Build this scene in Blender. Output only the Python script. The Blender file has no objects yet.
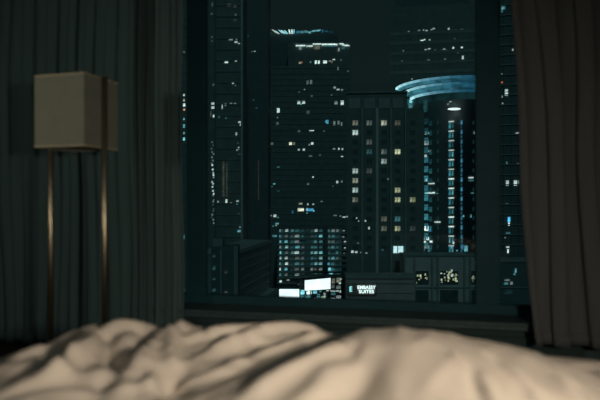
import bpy, bmesh, math, random
from mathutils import Vector, noise
random.seed(7)
S = bpy.context.scene
COL = S.collection

# ------------------------------------------------------------------ camera, world, lights
F = 583.0; ZC = 1.05; TH = math.radians(11.8)
cd = bpy.data.cameras.new('camera'); cam = bpy.data.objects.new('camera', cd); COL.objects.link(cam)
cam.location = (0, 0, ZC); cam.rotation_euler = (math.pi/2, 0, TH)
cd.sensor_width = 36; cd.lens = 36*F/600; cd.clip_start = .05; cd.clip_end = 3000
cd.dof.use_dof = True; cd.dof.focus_distance = 200; cd.dof.aperture_fstop = 1.7
S.camera = cam
S.view_settings.view_transform = 'Standard'; S.view_settings.look = 'None'
S.view_settings.exposure = 0; S.view_settings.gamma = 1; S.view_settings.use_curve_mapping = False

w = bpy.data.worlds.new('night_sky'); S.world = w; w.use_nodes = True
bg = w.node_tree.nodes['Background']; bg.inputs[0].default_value = (.0056, .0120, .0122, 1); bg.inputs[1].default_value = 1.0

def area(name, loc, target, size, power, color, sy=None):
    l = bpy.data.lights.new(name, 'AREA'); l.energy = power; l.color = color; l.size = size
    if sy: l.shape = 'RECTANGLE'; l.size_y = sy
    o = bpy.data.objects.new(name, l); COL.objects.link(o); o.location = loc
    o.rotation_euler = (Vector(target)-Vector(loc)).to_track_quat('-Z', 'Y').to_euler()
    return o
# the bedside reading light behind the camera, and an added teal fill bounced off the ceiling
rl = area('reading_light', (.86, -.15, 1.2), (.07, 1.45, .46), .19, 16.5, (1.0, .83, .63)); rl.data.spread = 1.75
sl = area('side_light', (-3.4, -.4, 1.5), (-2.1, 3.3, 1.8), .24, 3.4, (1.0, .86, .66)); sl.data.spread = 1.2
area('teal_fill', (0, -.6, 2.0), (0, -.6, 2.9), 1.2, 5.5, (.55, .97, 1.0))
ml = bpy.data.lights.new('facade_fill', 'SUN'); ml.energy = .095; ml.color = (.42, .95, 1.0); ml.angle = .05  # added fill from the camera side that lifts the dark facades
mo = bpy.data.objects.new('facade_fill', ml); COL.objects.link(mo); mo.rotation_euler = Vector((-.293, .961, -.68)).to_track_quat('-Z', 'Y').to_euler()

# ------------------------------------------------------------------ helpers
def ray(px, py): 
    u = (px-300)/F; v = (200-py)/F
    return (u*math.cos(TH)-math.sin(TH), u*math.sin(TH)+math.cos(TH), v)
def at(px, py, D):
    r = ray(px, py); return Vector((r[0]*D, r[1]*D, ZC+r[2]*D))
def wallx(px, Y): r = ray(px, 200); return r[0]*Y/r[1]
def cam2w(x, d, z): return Vector((x*math.cos(TH)-d*math.sin(TH), x*math.sin(TH)+d*math.cos(TH), z))

def new(name, bm, m=None, parent=None, smooth=False):
    me = bpy.data.meshes.new(name)
    if smooth:
        for f in bm.faces: f.smooth = True
    bm.normal_update(); bm.to_mesh(me); bm.free()
    for x in (m if isinstance(m, (list, tuple)) else [m]):
        if x: me.materials.append(x)
    o = bpy.data.objects.new(name, me); COL.objects.link(o)
    if parent: o.parent = parent
    return o
def empty(name, loc, rz=0):
    o = bpy.data.objects.new(name, None); COL.objects.link(o); o.location = loc; o.rotation_euler = (0, 0, rz); o.empty_display_size = .2
    return o
def tag(o, label, cat, group=None, kind=None):
    o['label'] = label; o['category'] = cat
    if group: o['group'] = group
    if kind: o['kind'] = kind
    return o
def struct(o, label=None, cat=None):
    o['kind'] = 'structure'
    if label: o['label'] = label
    if cat: o['category'] = cat
    return o
def box(bm, x0, x1, y0, y1, z0, z1, mi=0):
    v = [bm.verts.new(p) for p in [(x0,y0,z0),(x1,y0,z0),(x1,y1,z0),(x0,y1,z0),(x0,y0,z1),(x1,y0,z1),(x1,y1,z1),(x0,y1,z1)]]
    for f in [(3,2,1,0),(4,5,6,7),(0,1,5,4),(1,2,6,5),(2,3,7,6),(3,0,4,7)]:
        bm.faces.new([v[i] for i in f]).material_index = mi
def tube(bm, p0, p1, r, n=14, r1=None):
    p0 = Vector(p0); p1 = Vector(p1); q = (p1-p0).to_track_quat('Z', 'Y'); r1 = r if r1 is None else r1
    a = []; b = []
    for i in range(n):
        c = Vector((math.cos(2*math.pi*i/n), math.sin(2*math.pi*i/n), 0))
        a.append(bm.verts.new(p0+q@(c*r))); b.append(bm.verts.new(p1+q@(c*r1)))
    for i in range(n):
        bm.faces.new([a[i], a[(i+1)%n], b[(i+1)%n], b[i]])
    bm.faces.new(a[::-1]); bm.faces.new(b)
def bevel(o, wd=.004, seg=2):
    m = o.modifiers.new('bevel', 'BEVEL'); m.width = wd; m.segments = seg; m.limit_method = 'ANGLE'

# ------------------------------------------------------------------ materials
def mat(name, c, rough=.7, metal=0, var=.15, scale=6, bump=0, bscale=60, spec=.3, stretch=(1,1,1)):
    m = bpy.data.materials.new(name); m.use_nodes = True; nt = m.node_tree; N = nt.nodes; L = nt.links
    b = N['Principled BSDF']; b.inputs['Roughness'].default_value = rough; b.inputs['Metallic'].default_value = metal
    b.inputs['Specular IOR Level'].default_value = spec
    tc = N.new('ShaderNodeTexCoord'); mp = N.new('ShaderNodeMapping'); mp.inputs['Scale'].default_value = stretch
    L.new(tc.outputs['Object'], mp.inputs[0])
    n = N.new('ShaderNodeTexNoise'); n.inputs['Scale'].default_value = scale; n.inputs['Detail'].default_value = 4
    L.new(mp.outputs[0], n.inputs['Vector'])
    r = N.new('ShaderNodeValToRGB'); r.color_ramp.elements[0].position = .3; r.color_ramp.elements[1].position = .7
    r.color_ramp.elements[0].color = tuple(x*(1-var) for x in c)+(1,); r.color_ramp.elements[1].color = tuple(min(1, x*(1+var)) for x in c)+(1,)
    L.new(n.outputs[0], r.inputs[0]); L.new(r.outputs[0], b.inputs['Base Color'])
    if bump:
        n2 = N.new('ShaderNodeTexNoise'); n2.inputs['Scale'].default_value = bscale; L.new(mp.outputs[0], n2.inputs['Vector'])
        bp = N.new('ShaderNodeBump'); bp.inputs['Strength'].default_value = bump; bp.inputs['Distance'].default_value = .01
        L.new(n2.outputs[0], bp.inputs['Height']); L.new(bp.outputs[0], b.inputs['Normal'])
    return m
EM = {}
def emis(c, s, broken=0.5, scale=1.2):
    """lit room behind a window: lamp colour c, strength s, broken up by blinds and furniture"""
    k = (c, round(s, 3), broken, scale)
    if k in EM: return EM[k]
    m = bpy.data.materials.new('lit_%d' % len(EM)); m.use_nodes = True; nt = m.node_tree; N = nt.nodes; L = nt.links
    b = N['Principled BSDF']; b.inputs['Base Color'].default_value = (.03, .04, .04, 1); b.inputs['Roughness'].default_value = .3
    b.inputs['Emission Color'].default_value = c+(1,)
    tc = N.new('ShaderNodeTexCoord'); n = N.new('ShaderNodeTexNoise'); n.inputs['Scale'].default_value = scale; n.inputs['Detail'].default_value = 2
    L.new(tc.outputs['Object'], n.inputs['Vector'])
    mr = N.new('ShaderNodeMapRange'); mr.inputs[1].default_value = .35; mr.inputs[2].default_value = .65
    mr.inputs[3].default_value = s*(1-broken); mr.inputs[4].default_value = s*(1+broken)
    L.new(n.outputs[0], mr.inputs[0]); L.new(mr.outputs[0], b.inputs['Emission Strength'])
    m.cycles.emission_sampling = 'NONE'
    EM[k] = m; return m
WHITE = (.80, 1.0, .95); WARM = (.97, 1.0, .78); TEAL = (.28, .85, .95); BLUE = (.10, .55, .95); YEL = (.95, 1.0, .62); RED = (1, .2, .15); ORG = (1, .55, .3)

M_wall = mat('wall_paint', (.03, .055, .06), .9, bump=.1)
M_ceil = mat('ceiling_paint', (.45, .46, .46), .95)
M_floor = mat('dark_carpet', (.05, .055, .055), .95, scale=80, var=.4, bump=.6, bscale=300)
M_frame = mat('dark_aluminium', (.012, .050, .066), .6, .0, var=.1, spec=.1)
M_sill = mat('dark_stone_sill', (.030, .062, .070), .5, var=.25, scale=25)
M_drape = mat('drape_fabric', (.046, .084, .092), .95, var=.07, scale=4, bump=.3, bscale=500, spec=.05, stretch=(8, 8, .6))
M_drape_r = mat('brown_drape_fabric', (.088, .100, .106), .95, var=.08, scale=4, bump=.3, bscale=500, spec=.05, stretch=(8, 8, .6))
M_sheer = mat('inner_drape_fabric', (.062, .105, .115), .9, var=.07, scale=6, spec=.1, stretch=(10, 10, .5))
M_linen = mat('white_linen', (.80, .73, .66), .9, var=.03, scale=5, bump=.15, bscale=250, spec=.1)
M_matt = mat('mattress_ticking', (.6, .58, .55), .9, var=.05)
M_base = mat('bed_base_fabric', (.05, .045, .04), .9, var=.2, scale=30)
M_shade = mat('shade_linen', (.19, .215, .185), .9, var=.05, scale=14, bump=.3, bscale=350, spec=.1)
M_steel = mat('brushed_steel', (.42, .37, .28), .38, 1.0, var=.1, scale=20, stretch=(1, 1, 20))
M_trim = mat('shade_trim', (.40, .36, .27), .8)
M_white = mat('bulb_glass', (.7, .7, .68), .3)

# ------------------------------------------------------------------ room shell
WY = 4.0; XL = -3.6; XR = 2.3; YB = -1.25; ZT = 2.9
b = bmesh.new(); box(b, XL, XR, YB, WY+.2, -.1, 0); struct(new('floor', b, M_floor))
b = bmesh.new(); box(b, XL, XR, YB, WY+.2, ZT, ZT+.1); struct(new('ceiling', b, M_ceil))
b = bmesh.new(); box(b, XL-.1, XL, YB, WY+.2, 0, ZT); struct(new('wall_left', b, M_wall))
b = bmesh.new(); box(b, XR, XR+.1, YB, WY+.2, 0, ZT); struct(new('wall_right', b, M_wall))
b = bmesh.new(); box(b, XL, XR, YB-.1, YB, 0, ZT); struct(new('wall_back', b, M_wall))
OX0, OX1, OZ0, OZ1 = -1.97, .95, .30, 2.7
b = bmesh.new()
box(b, XL, OX0, WY, WY+.2, 0, ZT); box(b, OX1, XR, WY, WY+.2, 0, ZT); box(b, OX0, OX1, WY, WY+.2, 0, OZ0-.002); box(b, OX0, OX1, WY, WY+.2, OZ1, ZT)
struct(new('wall_front', b, M_wall))
b = bmesh.new(); box(b, XL, XR, WY-.018, WY, 0, .10); bb = struct(new('baseboard_front', b, M_sill))

# window: frame, mullions, three panes
win = empty('window_1', (0, WY, OZ0)); struct(win)
def wpart(name, boxes, m):
    b = bmesh.new()
    for q in boxes: box(b, *q)
    o = new(name, b, m, win); bevel(o, .004); return o
mL0, mL1 = wallx(187, WY), wallx(208, WY+.06); mR0, mR1 = wallx(475, WY+.06), wallx(500, WY)
wpart('frame', [(OX0, OX1, 0, .06, 0, .063), (OX0, OX1, 0, .06, 2.32, 2.4), (OX0, OX0+.05, 0, .06, .063, 2.32), (OX1-.05, OX1, 0, .06, .063, 2.32)], M_frame)
wpart('mullion', [(mL0, mL1, -.01, .06, .063, 2.32)], M_frame)
wpart('mullion', [(mR0, mR1, -.01, .06, .063, 2.32)], M_frame)
g = bpy.data.materials.new('window_glass'); g.use_nodes = True; N = g.node_tree.nodes; L = g.node_tree.links
for n in list(N): N.remove(n)
out = N.new('ShaderNodeOutputMaterial'); mx = N.new('ShaderNodeMixShader'); tr = N.new('ShaderNodeBsdfTransparent'); gl = N.new('ShaderNodeBsdfGlossy'); fr = N.new('ShaderNodeFresnel')
no = N.new('ShaderNodeTexNoise'); no.inputs['Scale'].default_value = 3; mr = N.new('ShaderNodeMapRange'); mr.inputs[3].default_value = .0; mr.inputs[4].default_value = .03
L.new(no.outputs[0], mr.inputs[0]); L.new(mr.outputs[0], gl.inputs['Roughness'])
tr.inputs[0].default_value = (.95, .98, .97, 1); gl.inputs[0].default_value = (.9, .9, .9, 1); fr.inputs[0].default_value = 1.14
L.new(fr.outputs[0], mx.inputs[0]); L.new(tr.outputs[0], mx.inputs[1]); L.new(gl.outputs[0], mx.inputs[2]); L.new(mx.outputs[0], out.inputs[0])
M_glass = g
for a, c in ((OX0+.05, mL0), (mL1, mR0), (mR1, OX1-.05)):
    b = bmesh.new(); box(b, a, c, .03, .036, .063, 2.32); new('pane', b, M_glass, win)
# stone ledge under the window
b = bmesh.new(); box(b, OX0-.05, OX1+.05, 3.75, WY-.002, .275, .298); box(b, OX0-.03, OX1+.03, 3.77, WY-.002, .245, .275)
o = struct(new('trim_1', b, M_sill)); bevel(o, .006)
b = bmesh.new(); box(b, OX0-.03, OX1+.03, 3.86, WY-.02, .0, .245); box(b, OX0-.03, OX1+.03, 3.84, 3.86, .17, .19)
struct(new('trim_2', b, mat('ledge_panel', (.014, .036, .040), .7)))

# ------------------------------------------------------------------ curtains
def curtain(name, m, edge0, edge1, Y0, z0, z1, pleats, amp, label, cat='curtain', seed=0, fine=0):
    rnd = random.Random(seed)
    W = [rnd.uniform(.7, 1.4) for _ in range(pleats)]; T = sum(W); acc = [0]
    for q in W: acc.append(acc[-1]+q/T)
    A = [rnd.uniform(.55, 1.15) for _ in range(pleats)]
    nx = pleats*18; nz = 46; b = bmesh.new(); V = []
    for j in range(nz+1):
        tz = j/nz; z = z0+(z1-z0)*tz; xa = edge0(z); xb = edge1(z); row = []
        for i in range(nx+1):
            s = i/nx; k = max(0, min(pleats-1, next((q for q in range(pleats) if acc[q+1] >= s-1e-9), pleats-1)))
            ph = (s-acc[k])/(acc[k+1]-acc[k])
            sw = .25*noise.noise(Vector((s*4+seed, z*.8, seed)))/pleats
            c = math.cos(2*math.pi*ph); sh = (abs(c)**.75)*(1 if c > 0 else -1)
            a = amp*(A[k]*(1-.5)+.5)*(1-.15*tz)
            y = Y0 - a*sh*.5 + .012*noise.noise(Vector((s*pleats*1.7, z*1.2, seed+3.1)))
            if fine: y += fine*math.sin(s*pleats*2*math.pi*3.0)
            row.append(b.verts.new((xa+(xb-xa)*(s+sw)+.25*amp*math.sin(4*math.pi*ph), y, z)))
        V.append(row)
    for j in range(nz):
        for i in range(nx): b.faces.new([V[j][i], V[j][i+1], V[j+1][i+1], V[j+1][i]])
    root = empty(name, (edge0(1), Y0, z0))
    me = new('panel', b, m, None, True)
    md = me.modifiers.new('s', 'SOLIDIFY'); md.thickness = .004
    for v in me.data.vertices: v.co -= root.location
    me.parent = root
    # stitched hem along the bottom
    b = bmesh.new(); p = None
    for i in range(nx+1):
        x, y, z = (me.data.vertices[i].co.x, me.data.vertices[i].co.y, me.data.vertices[i].co.z)
        q = [b.verts.new((x, y-.0045, z+.0)), b.verts.new((x, y-.0045, z+.07)), b.verts.new((x, y-.0015, z+.07)), b.verts.new((x, y-.0015, z))]
        if p:
            for e in range(4): b.faces.new([p[e], q[e], q[(e+1)%4], p[(e+1)%4]])
        p = q
    new('hem', b, m, root, True)
    return tag(root, label, cat, 'drapes beside the window')
cx = lambda px, Y: wallx(px, Y)
RA = cx(509, 3.66); RB = cx(534, 3.66); zt_, zb_ = ZC+200/F*3.5, ZC-140/F*3.5
redge = lambda z: RB+(RA-RB)*min(1, max(0, (z-zb_)/(zt_-zb_)))**.75
curtain('curtain', M_drape_r, redge, lambda z: 1.75, 3.64, .20, 2.8, 6, .07, 'brown heavy drape hanging at the right side of the window', seed=5)
curtain('curtain', M_drape, lambda z: -3.45, lambda z: cx(137, 3.6), 3.58, .06, 2.8, 10, .045, 'wide dark drape behind the box shaded lamp, left of the window', seed=2)
curtain('curtain', M_sheer, lambda z: cx(131, 3.72), lambda z: cx(182, 3.72)+.006*math.sin(z*3), 3.74, .06, 2.8, 6, .025, 'narrow finely pleated dark drape between wide left drape and window', seed=9, fine=.004)
# curtain rail
b = bmesh.new(); tube(b, (-3.5, 3.66, 2.83), (2.0, 3.66, 2.83), .014)
rail = new('curtain_rail', b, M_steel)
tag(rail, 'long metal rail under the ceiling that carries the drapes', 'curtain rail')

# ------------------------------------------------------------------ floor lamp (off)
def lamp():
    def c(px, d): return Vector(((px-300)/F*d, d))
    FR = Vector((-1.13, 3.05)); FL = Vector((-1.43, 3.14)); fx = (FR-FL); wd = fx.length; fx.normalize(); fy = Vector((-fx.y, fx.x)); dp = .30
    ce = (FR+FL)/2+fy*dp/2; wpos = cam2w(ce.x, ce.y, 0); rz = TH+math.atan2(fx.y, fx.x)
    r = empty('floor_lamp', (wpos.x, wpos.y, 0), rz)
    h0, h1 = ZC+54/F*3.05, ZC+128/F*3.05
    x, y = wd/2, dp/2
    b = bmesh.new(); t = .004
    box(b, -x, x, -y, -y+t, h0, h1); box(b, -x, x, y-t, y, h0, h1); box(b, -x, -x+t, -y+t, y-t, h0, h1); box(b, x-t, x, -y+t, y-t, h0, h1)
    sh = new('lamp_shade', b, M_shade, r)
    for z in (h0, h1-.008):
        b = bmesh.new()
        box(b, -x-.0015, x+.0015, -y-.0015, -y, z, z+.008); box(b, -x-.0015, x+.0015, y, y+.0015, z, z+.008)
        box(b, -x-.0015, -x, -y, y, z, z+.008); box(b, x, x+.0015, -y, y, z, z+.008)
        new('trim_band', b, M_trim, sh)
    for s in (-1, 1):
        b = bmesh.new(); tube(b, (s*(x+.020), 0, .02), (s*(x+.020), 0, h1+.004), .0155, 20)
        p = new('post', b, M_steel, r, False)
        for f in p.data.polygons: f.use_smooth = len(f.vertices) == 4
    for zb in (h1-.012, h0+.1):
        b = bmesh.new(); tube(b, (-x-.02, 0, zb), (x+.02, 0, zb), .006); new('crossbar', b, M_steel, r)
    b = bmesh.new(); bmesh.ops.create_uvsphere(b, u_segments=16, v_segments=12, radius=.035)
    for v in b.verts: v.co.z = v.co.z*1.25+h0+.2
    tube(b, (0, 0, h0+.1), (0, 0, h0+.17), .016)
    new('bulb', b, M_white, r, True)
    b = bmesh.new(); box(b, -x-.05, x+.05, -.12, .12, 0, .022); o = new('base', b, M_steel, r); bevel(o, .004)
    tag(r, 'unlit floor lamp with pale box shade held between two metal posts', 'lamp')
lamp()

# ------------------------------------------------------------------ bed (bed frame, mattress, duvet)
bed = empty('bed', (-.35, .38, 0), 0)
b = bmesh.new(); box(b, -1.05, 1.05, -1.45, 1.45, .10, .26); o = new('bed_base', b, M_base, bed); bevel(o, .02)
b = bmesh.new(); box(b, -1.03, 1.03, -1.43, 1.43, .26, .44); o = new('mattress', b, M_matt, bed); bevel(o, .05, 4)
for sx in (-1, 1):
    for sy in (-1, 1):
        b = bmesh.new(); tube(b, (sx*.93, sy*1.3, 0), (sx*.93, sy*1.3, .1), .03); new('leg', b, M_base, bed)
b = bmesh.new(); box(b, -1.1, 1.1, -1.55, -1.46, 0, 1.0); o = new('headboard', b, M_base, bed); bevel(o, .02)
tag(bed, 'wide bed with dark base under the white duvet', 'bed')

def g2(px, py, z=.56):      # a point of the bed seen at a pixel, in camera-aligned ground coordinates
    D = (ZC-z)*F/(py-200); return Vector(((px-300)/F*D, D))
def seg_d(p, a, c):
    ab = c-a; t = max(0, min(1, (p-a).dot(ab)/ab.length_squared)); return (p-(a+ab*t)).length, t
def ridges(p, R):
    z = 0
    for pts, amp, wd in R:
        best = 9; bt = 0; n = len(pts)-1
        for i in range(n):
            d, t = seg_d(p, pts[i], pts[i+1])
            if d < best: best = d; bt = (i+t)/n
        if best < 3*wd: z += amp*math.exp(-(best/wd)**2)*(.35+.65*math.sin(math.pi*min(1, max(0, bt*.9+.05))))
    return z
def interp(T, x):
    if x <= T[0][0]: return T[0][1]
    for (a, ya), (c, yc) in zip(T, T[1:]):
        if x <= c: t = (x-a)/(c-a); t = t*t*(3-2*t)*.5+t*.5; return ya+(yc-ya)*t
    return T[-1][1]
def sst(a, c, x): t = max(0, min(1, (x-a)/(c-a))); return t*t*(3-2*t)
def PL(z, *pts): return [g2(x, y, z) for x, y in pts]
# body of the duvet: crest heights along the far edge of the bed (x in camera frame)
DC = 2.12
sil = [(-120, 360), (0, 352), (20, 348), (46, 346), (56, 335), (75, 326), (92, 321), (140, 319), (160, 323), (185, 321), (250, 324), (300, 324), (330, 328), (360, 336), (420, 346), (700, 372)]
crest = [((px-300)/F*DC, ZC-(py-200)/F*DC) for px, py in sil]
RB_ = [
 (PL(.60, (60, 368), (72, 352), (92, 334), (120, 326), (150, 326)), .030, .035),
 (PL(.56, (52, 388), (70, 374), (92, 360), (100, 348)), .045, .024),
 (PL(.56, (-10, 372), (15, 358), (48, 354)), .040, .035),
 (PL(.56, (5, 400), (30, 392), (58, 384)), .030, .028),
 (PL(.56, (84, 402), (100, 384), (112, 368)), .018, .03),
 (PL(.56, (120, 402), (130, 380), (146, 360), (160, 344)), .045, .030),
 (PL(.58, (178, 378), (170, 355), (172, 338), (185, 328)), .040, .020),
 (PL(.56, (150, 402), (152, 385), (148, 372)), .030, .022),
 (PL(.58, (186, 342), (215, 334), (262, 328)), .022, .022),
 (PL(.56, (192, 368), (225, 352), (262, 341), (310, 332)), .034, .026),
 (PL(.56, (206, 384), (250, 364), (300, 347), (338, 338)), .026, .024),
 (PL(.58, (103, 336), (109, 346), (112, 358), (126, 374)), -.050, .026),
 (PL(.58, (140, 332), (146, 342), (140, 356)), -.035, .022),
 (PL(.56, (12, 376), (28, 371), (48, 368)), -.035, .022),
 (PL(.56, (50, 356), (54, 366), (50, 378)), -.035, .022),
 (PL(.56, (174, 402), (170, 388), (180, 376)), -.06, .028),
 (PL(.56, (188, 352), (222, 343), (280, 333)), -.018, .016)]
def hb(p):
    x, d = p.x, p.y
    c = interp(crest, x)
    c0 = c-.02*(1-sst(1.2, 2.1, d))
    z = c0-.9*max(0, d-DC)**1.6*1.0-.30*sst(DC+.02, DC+.5, d)
    z += ridges(p, RB_)-.018
    q = Vector((x*3.2, d*3.2, 1.7)); wv = Vector((noise.noise(q), noise.noise(q+Vector((9, 3, 1))), 0))*.5
    z += .012*noise.noise(q*1.3+wv*2)
    def cr(f, sd, e): return max(0, 1-abs(noise.noise(Vector((x*f, d*f*.8, sd))+wv*2.6))*2.2)**e
    k = 1-.4*sst(.1, .4, x)
    al = Vector((x*.80+d*.60, -x*.60+d*.80))
    def cf(fa, fb, sd, e): return max(0, 1-abs(noise.noise(Vector((al.x*fa, al.y*fb, sd))+wv*1.6))*2.0)**e
    z += k*(.014*cf(1.6, 5.5, 4.2, 1.6)+.009*cf(2.4, 11, 8.8, 1.8)-.006*cr(5, 1.3, 3)-.010)
    e = edge_d(p); z += .026*math.exp(-((min(e, 0)+.01)/.13)**2)
    return z
# upper fold of the duvet, lying over the body from the near left to the far right
DF = 1.80
silF = [(150, 420), (350, 336), (370, 333), (400, 330.5), (440, 334), (480, 342), (520, 351), (560, 363), (600, 377), (700, 415), (900, 460)]
crestF = [((px-300)/F*DF, ZC-(py-200)/F*DF) for px, py in silF]
crestF[0] = (crestF[0][0], .60); crestF.insert(1, ((280-300)/F*DF, .628))
edge = PL(.60, (60, 470), (130, 428), (200, 400), (232, 388), (290, 366), (330, 350), (352, 341))
RF = [
 (PL(.62, (428, 350), (455, 360), (482, 380), (496, 402)), .016, .014),
 (PL(.62, (470, 348), (505, 362), (535, 385), (548, 405)), .014, .013),
 (PL(.62, (444, 350), (472, 370), (482, 400)), -.012, .011),
 (PL(.60, (520, 352), (560, 372), (584, 400)), .010, .013),
 (PL(.60, (545, 358), (590, 380), (610, 400)), .008, .016),
 (PL(.62, (340, 400), (362, 380), (374, 362)), -.014, .05),
 (PL(.62, (240, 394), (285, 372), (345, 350)), .014, .03),
 (PL(.62, (330, 345), (352, 352), (350, 362)), -.008, .02),
 (PL(.62, (290, 402), (318, 385), (330, 368)), .008, .03)]
def edge_d(p):
    best = 9; sd = 0
    for a, c in zip(edge, edge[1:]):
        d, t = seg_d(p, a, c); ab = c-a
        if d < best: best = d; sd = 1 if ab.x*(p.y-a.y)-ab.y*(p.x-a.x) < 0 else -1
    a, c = edge[-2], edge[-1]
    return best*sd
def hf(p):
    x, d = p.x, p.y
    c = interp(crestF, x)
    z = c-.035*(1-sst(1.15, 1.75, d))-.9*max(0, d-DF)**1.7-.10*sst(DF+.05, DF+.5, d)
    z += 1.7*ridges(p, RF)
    q = Vector((x*2.4, d*2.4, 7.7)); z += .012*noise.noise(q)
    rd = 1-abs(noise.noise(Vector((x*9-d*3, d*2.2+x*1.5, 2.2))))*2; z += .006*rd**2
    return z
def in_bed(p):
    q = cam2w(p.x, p.y, 0); return q
duv = empty('duvet', (0, 1.3, .44))
tag(duv, 'rumpled white duvet spread over the bed in warm light', 'duvet')
def sheet(name, fn, keep, x0, x1, d0, d1, step, th):
    b = bmesh.new(); nx = int((x1-x0)/step); nd = int((d1-d0)/step); G = {}
    for i in range(nx+1):
        for j in range(nd+1):
            p = Vector((x0+i*step, d0+j*step))
            if not keep(p): continue
            q = cam2w(p.x, p.y, fn(p)); G[i, j] = b.verts.new(q-duv.location)
    for i in range(nx):
        for j in range(nd):
            ks = [(i, j), (i+1, j), (i+1, j+1), (i, j+1)]
            if all(k in G for k in ks): b.faces.new([G[k] for k in ks])
    bmesh.ops.smooth_vert(b, verts=b.verts, factor=.5, use_axis_x=True, use_axis_y=True, use_axis_z=True)
    o = new(name, b, M_linen, duv, True)
    md = o.modifiers.new('thickness', 'SOLIDIFY'); md.thickness = th; md.offset = -1
    return o
# drape: the duvet falls over the sides and foot of the bed
def body_h(p):
    z = hb(p); q = cam2w(p.x, p.y, 0)
    e = max(-1.47-q.x, q.x-.78, 0)
    return max(z-1.6*e**1.2, .50-.0) if False else z-1.3*e
sheet('lower_layer', body_h, lambda p: -1.62 < cam2w(p.x, p.y, 0).x < .95 and .1 < cam2w(p.x, p.y, 0).y < 2.5, -2.2, 1.6, .1, 2.75, .016, .02)
sheet('upper_fold', lambda p: (lambda e: hb(p)*(1-sst(-.012, .028, e))+(hf(p))*sst(-.012, .028, e)+.004)(edge_d(p)) if p.y < 2.0 else hf(p),
      lambda p: edge_d(p) > -.012 and p.y < 2.35 and p.x < 1.25 and p.x-.9 < 2.2-p.y, -.9, 1.3, .45, 2.4, .014, .018)

# ------------------------------------------------------------------ the city outside
GZ = -52.0
M_f = [mat('facade_%d' % i, c, .7, var=.12, scale=.3) for i, c in enumerate([(.42, .46, .46), (.30, .34, .34), (.55, .56, .54), (.22, .26, .27), (.68, .68, .66)])]
M_dark = mat('dark_window_glass', (.17, .21, .22), .5, var=.2, scale=.5, spec=.2)
M_band = mat('floor_band', (.62, .66, .66), .7, var=.1, scale=.5)
M_pil = mat('pale_pilaster', (.85, .85, .82), .7, var=.08, scale=.5)
b = bmesh.new(); box(b, -400, 400, 60, 900, GZ-1, GZ); struct(new('ground', b, mat('asphalt', (.10, .11, .11), .9, var=.3, scale=.05)))

class B:
    """a building whose front plane passes through pixel column pxc at depth D, turned by yaw"""
    def __init__(s, name, pxc, D, yaw=0):
        s.P = Vector(((pxc-300)/F*D, D)); s.ps = math.radians(yaw)
        q = cam2w(s.P.x, s.P.y, GZ); s.o = empty(name, q, TH+s.ps)
    def loc(s, px, py):
        u = (px-300)/F; k = (u*s.P.y-s.P.x)/(math.cos(s.ps)-u*math.sin(s.ps)); t = s.P.y+k*math.sin(s.ps)
        return k, ZC+(200-py)/F*t-GZ, t
    def x(s, px): return s.loc(px, 200)[0]
    def z(s, py, px=None): return ZC+(200-py)/F*(s.P.y if px is None else s.loc(px, 200)[2])-GZ
    def part(s, name, boxes, m, y0=0, y1=1, pxy=True):
        """boxes in pixels (x0, x1, ytop, ybottom[, y0, y1]) -> one part"""
        b = bmesh.new()
        for q in boxes:
            a, c = (q[4], q[5]) if len(q) > 4 else (y0, y1)
            box(b, s.x(q[0]), s.x(q[1]), a, c, max(0, s.z(q[3])), s.z(q[2]))
        return new(name, b, m, s.o)
    def win(s, px, py, w, h, col, st, name='window', out=.12, brk=.5, sc=1.2):
        k, z, t = s.loc(px, py); hw = w/2*t/F; hh = h/2*t/F
        b = bmesh.new(); box(b, -hw, hw, -out, .05, -hh, hh)
        fr = bmesh.new() if False else None
        o = new(name, b, emis(col, st, brk, sc), s.o); o.location = (k, 0, z); return o
    def wins(s, L, **kw):
        for q in L: s.win(*q, **kw)
DARKW = {}
def darkwin(bd, px, py, w, h):
    k, z, t = bd.loc(px, py); key = (round(w*t/F, 2), round(h*t/F, 2))
    if key not in DARKW:
        b = bmesh.new(); x, hh = key[0]/2, key[1]/2
        box(b, -x, -.04*x, -.06, .05, -hh, hh); box(b, .04*x, x, -.06, .05, -hh, hh)
        o = new('window', b, M_dark, bd.o); DARKW[key] = o
    else:
        o = DARKW[key].copy(); COL.objects.link(o); o.parent = bd.o
    o.location = (k, 0, z)

# --- far left sliver tower
t = B('skyscraper', 178, 210); t.part('tower_body', [(150, 192, -60, 600, 0, 25)], M_f[1])
t.part('floor_slabs', [(150, 192, y, y+.7, -.3, 0) for y in range(0, 330, 9)], M_f[0])
t.wins([(184, 52, 1.5, 2, WHITE, .08), (184, 95, 1.6, 2, WHITE, .5), (184, 100, 1.6, 2.5, WARM, .35), (184.2, 105, 2, 3, WHITE, .8), (184.2, 109.5, 1.6, 2, ORG, .6),
        (184, 119, 1.5, 2, TEAL, .35), (184, 126, 1.8, 3, TEAL, .5), (184, 133, 1.5, 2, TEAL, .3), (184, 139, 1.8, 3, TEAL, .7), (184, 237, 1.6, 4, TEAL, .15), (184, 270, 2, 1.2, TEAL, .06), (184, 280, 2, 1.2, TEAL, .06), (184, 290, 2, 1.2, TEAL, .08)])
tag(t.o, 'dark tower in the sliver beside left curtain, string of lights on it', 'skyscraper', 'city towers outside the window')

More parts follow.
